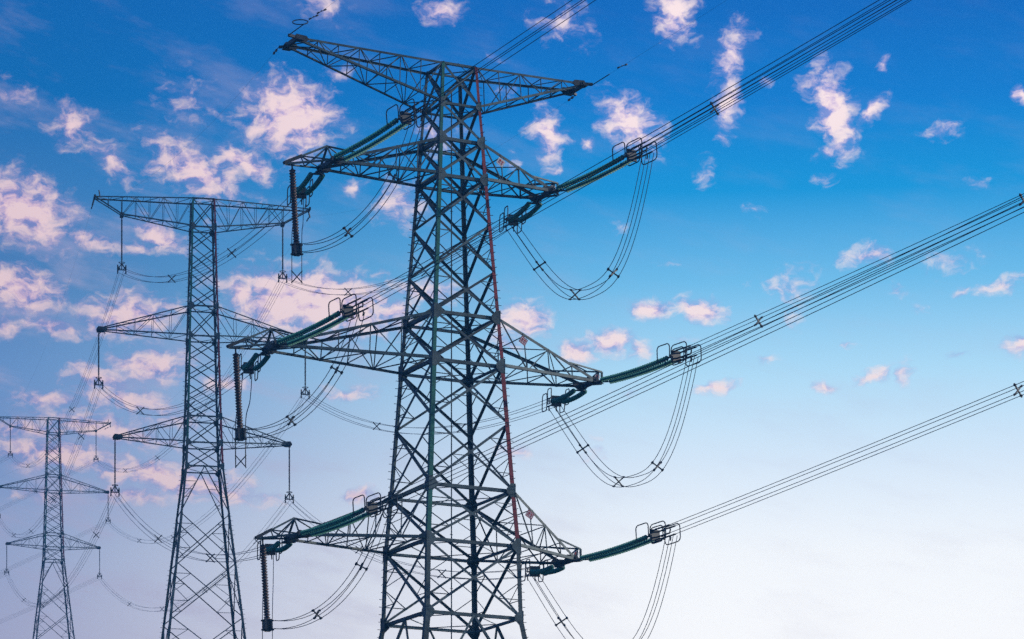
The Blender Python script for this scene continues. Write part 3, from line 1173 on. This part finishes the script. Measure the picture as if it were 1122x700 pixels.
for key in ('a2', 'a3', 'a4'):
    aL, aR, w, z = ARM[key]
    for s, a, sd_ in ((-1, aL, 'L'), (1, aR, 'R')):
        word = '%s %s arm' % (NAMES[key], 'left' if s < 0 else 'right')
        zz = z + AZ[(key, s)] - .05
        # towards the camera
        K1 = near_pt(s * (a + .05), -w - .2, zz)
        e1 = R(EL_STR[key + sd_])
        d1 = Vector((cos(AZD) * cos(e1), sin(AZD) * cos(e1), sin(e1)))
        o = place(strain0, 's')
        o.matrix_world = Matrix.Translation(K1) @ frame_of(d1)
        tag(o, 'green insulator strings pointing up right from the %s of the nearest pylon' % word, 'insulator',
            'green strain insulators')
        Y1 = K1 + d1 * 7.7
        # away to the middle pylon
        K2 = near_pt(s * (a + .0), w + .2, zz)
        T = CL[('m', MH[key], s)]
        hv = T - K2
        e2 = math.atan2(hv.z, hv.xy.length) - .1
        d2 = Vector((hv.x, hv.y, 0)).normalized() * cos(e2) + Vector((0, 0, sin(e2)))
        o = place(strain0, 's')
        o.matrix_world = Matrix.Translation(K2) @ frame_of(d2)
        tag(o, 'short-looking green insulator strings receding from the %s of the nearest pylon' % word, 'insulator',
            'green strain insulators')
        Y2 = K2 + d2 * 7.4
        # wires
        ef = math.tan(R(EL_FAR[key + sd_]))
        hd = Vector((cos(AZD), sin(AZD), 0))
        LEN = 210.0
        # nearly straight near the pylon, the usual slack curve further on
        fnw = lambda t, Y1=Y1, ef=ef, hd=hd: Y1 + hd * (LEN * t) + Vector((0, 0, ef * LEN * t + .00028 * (LEN * t) ** 2))
        spots = dict(a2L=[], a2R=[.0252, .2], a3L=[.28], a3R=[.0248, .113], a4L=[.233], a4R=[.118, .28])[key + sd_]
        bundle(fnw, 40, .018, 'wire bundle rising to the upper right from the %s of the nearest pylon' % word, spots)
        bundle(span(Y2, T, 2.4), 24, .016, 'wire bundle between the %s of the nearest pylon and the middle-distance pylon' % word, [.28, .62])
        # jumper
        if s > 0:
            ch = Y2 - Y1
            drop = dict(a2=6.1, a3=5.9, a4=6.0)[key]
            A, B = Y1 + Vector((0, 0, -.25)) + d1 * .1, Y2 + Vector((0, 0, -.25)) - d2 * .3

            def fj(t, A=A, B=B, drop=drop):
                u = 2 * t - 1
                ub = u + .2 * (1 - u * u)
                k = 1 - abs(ub) ** 2.7
                side_ = .5 + .5 * (u * (1.0 - .12 * (1 - u * u))) - .03 * (1 - u * u)
                return A + (B - A) * side_ + Vector((0, 0, -drop * k))
            hn = Vector((ch.x, ch.y, 0)).normalized()
            lat = Vector((0, 0, 1)).cross(hn)

            def oj(t, d, lat=lat):
                nn = lat.cross(d)
                g = .24 + .05 * sin(pi * t)
                return [lat * g + nn * g, lat * g - nn * g * .8, -lat * g + nn * g * .8, -lat * g - nn * g]
            bundle(fj, 40, .019, 'four-wire jumper loop hanging below the %s of the nearest pylon' % word, [.24, .55, .82], oj,
                   'jumper_loop', 'jumper loop', 'jumper loops of the nearest pylon')
        else:
            reach = 2.03 if key != 'a4' else 1.8
            tip = near_pt(-(a + reach), 0, z - .2)
            o = place(jump0, 'j')
            # the weight of the jumpers pulls the string a little towards the pylon
            o.matrix_world = Matrix.Translation(tip) @ Matrix.Rotation(PHI, 4, 'Z') @ Matrix.Rotation(R(-3.5), 4, 'Y')
            tag(o, 'dark ribbed insulator hanging from the tip of the %s of the nearest pylon' % word, 'insulator',
                'hanging jumper insulators of the nearest pylon')
            bpy.context.view_layer.update()
            C = o.matrix_world @ Vector((0, 0, -4.65))
            A = Y1 + Vector((0, 0, -.25)) - d1 * .3
            hor = Vector((A.x - C.x, A.y - C.y, 0)).normalized()
            Bz = [A, A + Vector((0, 0, -3.6)) - hor * 1.2, C + hor * 4.2 + Vector((0, 0, -.75)), C + hor * .3]
            fb = lambda t, Bz=Bz: Bz[0] * (1 - t) ** 3 + Bz[1] * 3 * t * (1 - t) ** 2 + Bz[2] * 3 * t * t * (1 - t) + Bz[3] * t ** 3
            lat = Vector((0, 0, 1)).cross(hor)

            def ob(t, d, lat=lat):
                nn = lat.cross(d)
                g = .24
                return [lat * g + nn * g, lat * g - nn * g * .8, -lat * g + nn * g * .8, -lat * g - nn * g]
            bundle(fb, 32, .019, 'jumper wires sweeping up behind the %s of the nearest pylon' % word, [.3, .68], ob,
                   'jumper_loop', 'jumper loop', 'jumper loops of the nearest pylon')
            A = Y2 + Vector((0, 0, -.25)) - d2 * .3
            hb = Vector((A.x - C.x, A.y - C.y, 0)).normalized()
            lat2 = Vector((0, 0, 1)).cross(hb)
            pts = [A, A * .7 + C * .3 + Vector((0, 0, -.5)), C + hb * .55 + Vector((0, 0, .9)), C + hb * .5 + Vector((0, 0, -1.3)),
                   C + hb * .42 + Vector((0, 0, -1.72)), C + hb * .1 + Vector((0, 0, -1.3)), C + hb * .06 + Vector((0, 0, -.3))]

            def fp(t, pts=pts):
                m_ = len(pts) - 1
                x = min(t, .99999) * m_
                i = int(x)
                u = x - i
                p0, p1, p2, p3 = pts[max(0, i - 1)], pts[i], pts[i + 1], pts[min(m_, i + 2)]
                return .5 * (2 * p1 + (p2 - p0) * u + (2 * p0 - 5 * p1 + 4 * p2 - p3) * u * u + (3 * p1 - p0 - 3 * p2 + p3) * u ** 3)

            def o2(t, d, lat=lat2, hb=hb):
                k = .27
                return [lat * k + hb * .1, lat * k - hb * .1, -lat * k + hb * .1, -lat * k - hb * .1]
            jr = bundle(fp, 36, .019, 'jumper wires dangling below the hanging insulator of the %s' % word, [], o2,
                        'jumper_loop', 'jumper loop', 'jumper loops of the nearest pylon')
            mb = MB()
            cb = C + hb * .42 - jr.location
            for q in (-1, 1):
                mb.bar(cb + lat2 * (.3 * q) + hb * (.015 * q) + Vector((0, 0, -1.72)), cb - lat2 * (.3 * q) + hb * (.015 * q) + Vector((0, 0, -1.05)), .05, .05)
            mb.build('spacer', STEELD, jr)

# spans beyond the middle pylon
NEXT = Vector((-215, 300, 12))
for i in range(3):
    for s in (-1, 1):
        word = '%s %s arm' % (('upper', 'middle', 'lowest')[i], 'left' if s < 0 else 'right')
        A, B = CL[('m', i, s)], CL[('f', i, s)]
        bundle(span(A, B, 7.5), 30, .0135, 'faint wire bundle from the %s of the middle-distance pylon to the farthest pylon' % word,
               [.1, .3, .52, .74])
        bundle(span(B, B + NEXT, 11), 30, .012, 'faint wire bundle leaving the %s of the farthest pylon to the left' % word,
               [.06, .14, .25, .4])

# earth wires
for s, a in ((-1, ARM['e'][0]), (1, ARM['e'][1])):
    side_ = 'left' if s < 0 else 'right'
    ze = ARM['e'][3] + AZ[('e', s)] + .1
    A = near_pt(s * (a + .55), -ARM['e'][2] - .1, ze)
    hd = Vector((cos(AZD), sin(AZD), 0))
    root = empty('earth_wire', A)
    tag(root, 'thin single earth wire rising to the right from the %s tip of the topmost arm' % side_, 'earth wire', 'earth wires')
    f = lambda t, A=A, hd=hd: hd * (240 * t) + Vector((0, 0, .165 * 240 * t + .0003 * (240 * t) ** 2))
    m = MB()
    m.tube([f(i / 30) for i in range(31)], .0042, 4)
    m.build('wire', WIRE, root)
    m = MB()
    m.tube([f(0), f(.006)], .03)
    if s < 0:
        c = f(.0045)
        m.tube([c + Vector((.42 * cos(t), .42 * sin(t) * .5, .25 + .2 * sin(t))) for t in [k * pi / 8 for k in range(16)]], .03, 5, closed=True)
    m.build('clamp', STEELD, root)
    for t in ((.0095, .0125) if s < 0 else (.0105,)):
        m = MB()
        c = f(t)
        m.tube([c - hd * .3, c + hd * .3], .02)
        for e in (-1, 1):
            m.tube([c + hd * (.22 * e), c + hd * (.40 * e)], .045)
        m.bar(c, c + Vector((0, 0, .05)), .05, .05)
        m.build('vibration_damper', STEELD, root)
    C1 = near_pt(s * (a + .4), ARM['e'][2] + .15, ARM['e'][3] + AZ[('e', s)])
    C2 = mid_pt(s * 9.7, .55, 81.0)
    C3 = far_pt(s * 9.7, .55, 81.0)
    for P, Q, sag, lab, nn in ((C1, C2, 1.6, 'thin earth wire from the %s tip of the nearest pylon to the middle-distance pylon', 16),
                               (C2, C3, 5.0, 'thin earth wire from the %s tip of the middle-distance pylon to the farthest one', 24),
                               (C3, C3 + NEXT, 8.0, 'thin earth wire leaving the %s tip of the farthest pylon to the left', 24)):
        root = empty('earth_wire', P)
        tag(root, lab % side_, 'earth wire', 'earth wires')
        g = span(P, Q, sag)
        m = MB()
        m.tube([g(i / nn) - P for i in range(nn + 1)], .004, 4)
        m.build('wire', WIRE, root)
        m = MB()
        dd = (g(.01) - P).normalized()
        for q in (1.0, 1.8):
            c = dd * q
            m.bar(c - dd * .2, c + dd * .2, .09, .1)
        m.bar(Vector((0, 0, 0)), dd * 2.0, .03, .03)
        m.build('vibration_damper', STEELD, root)
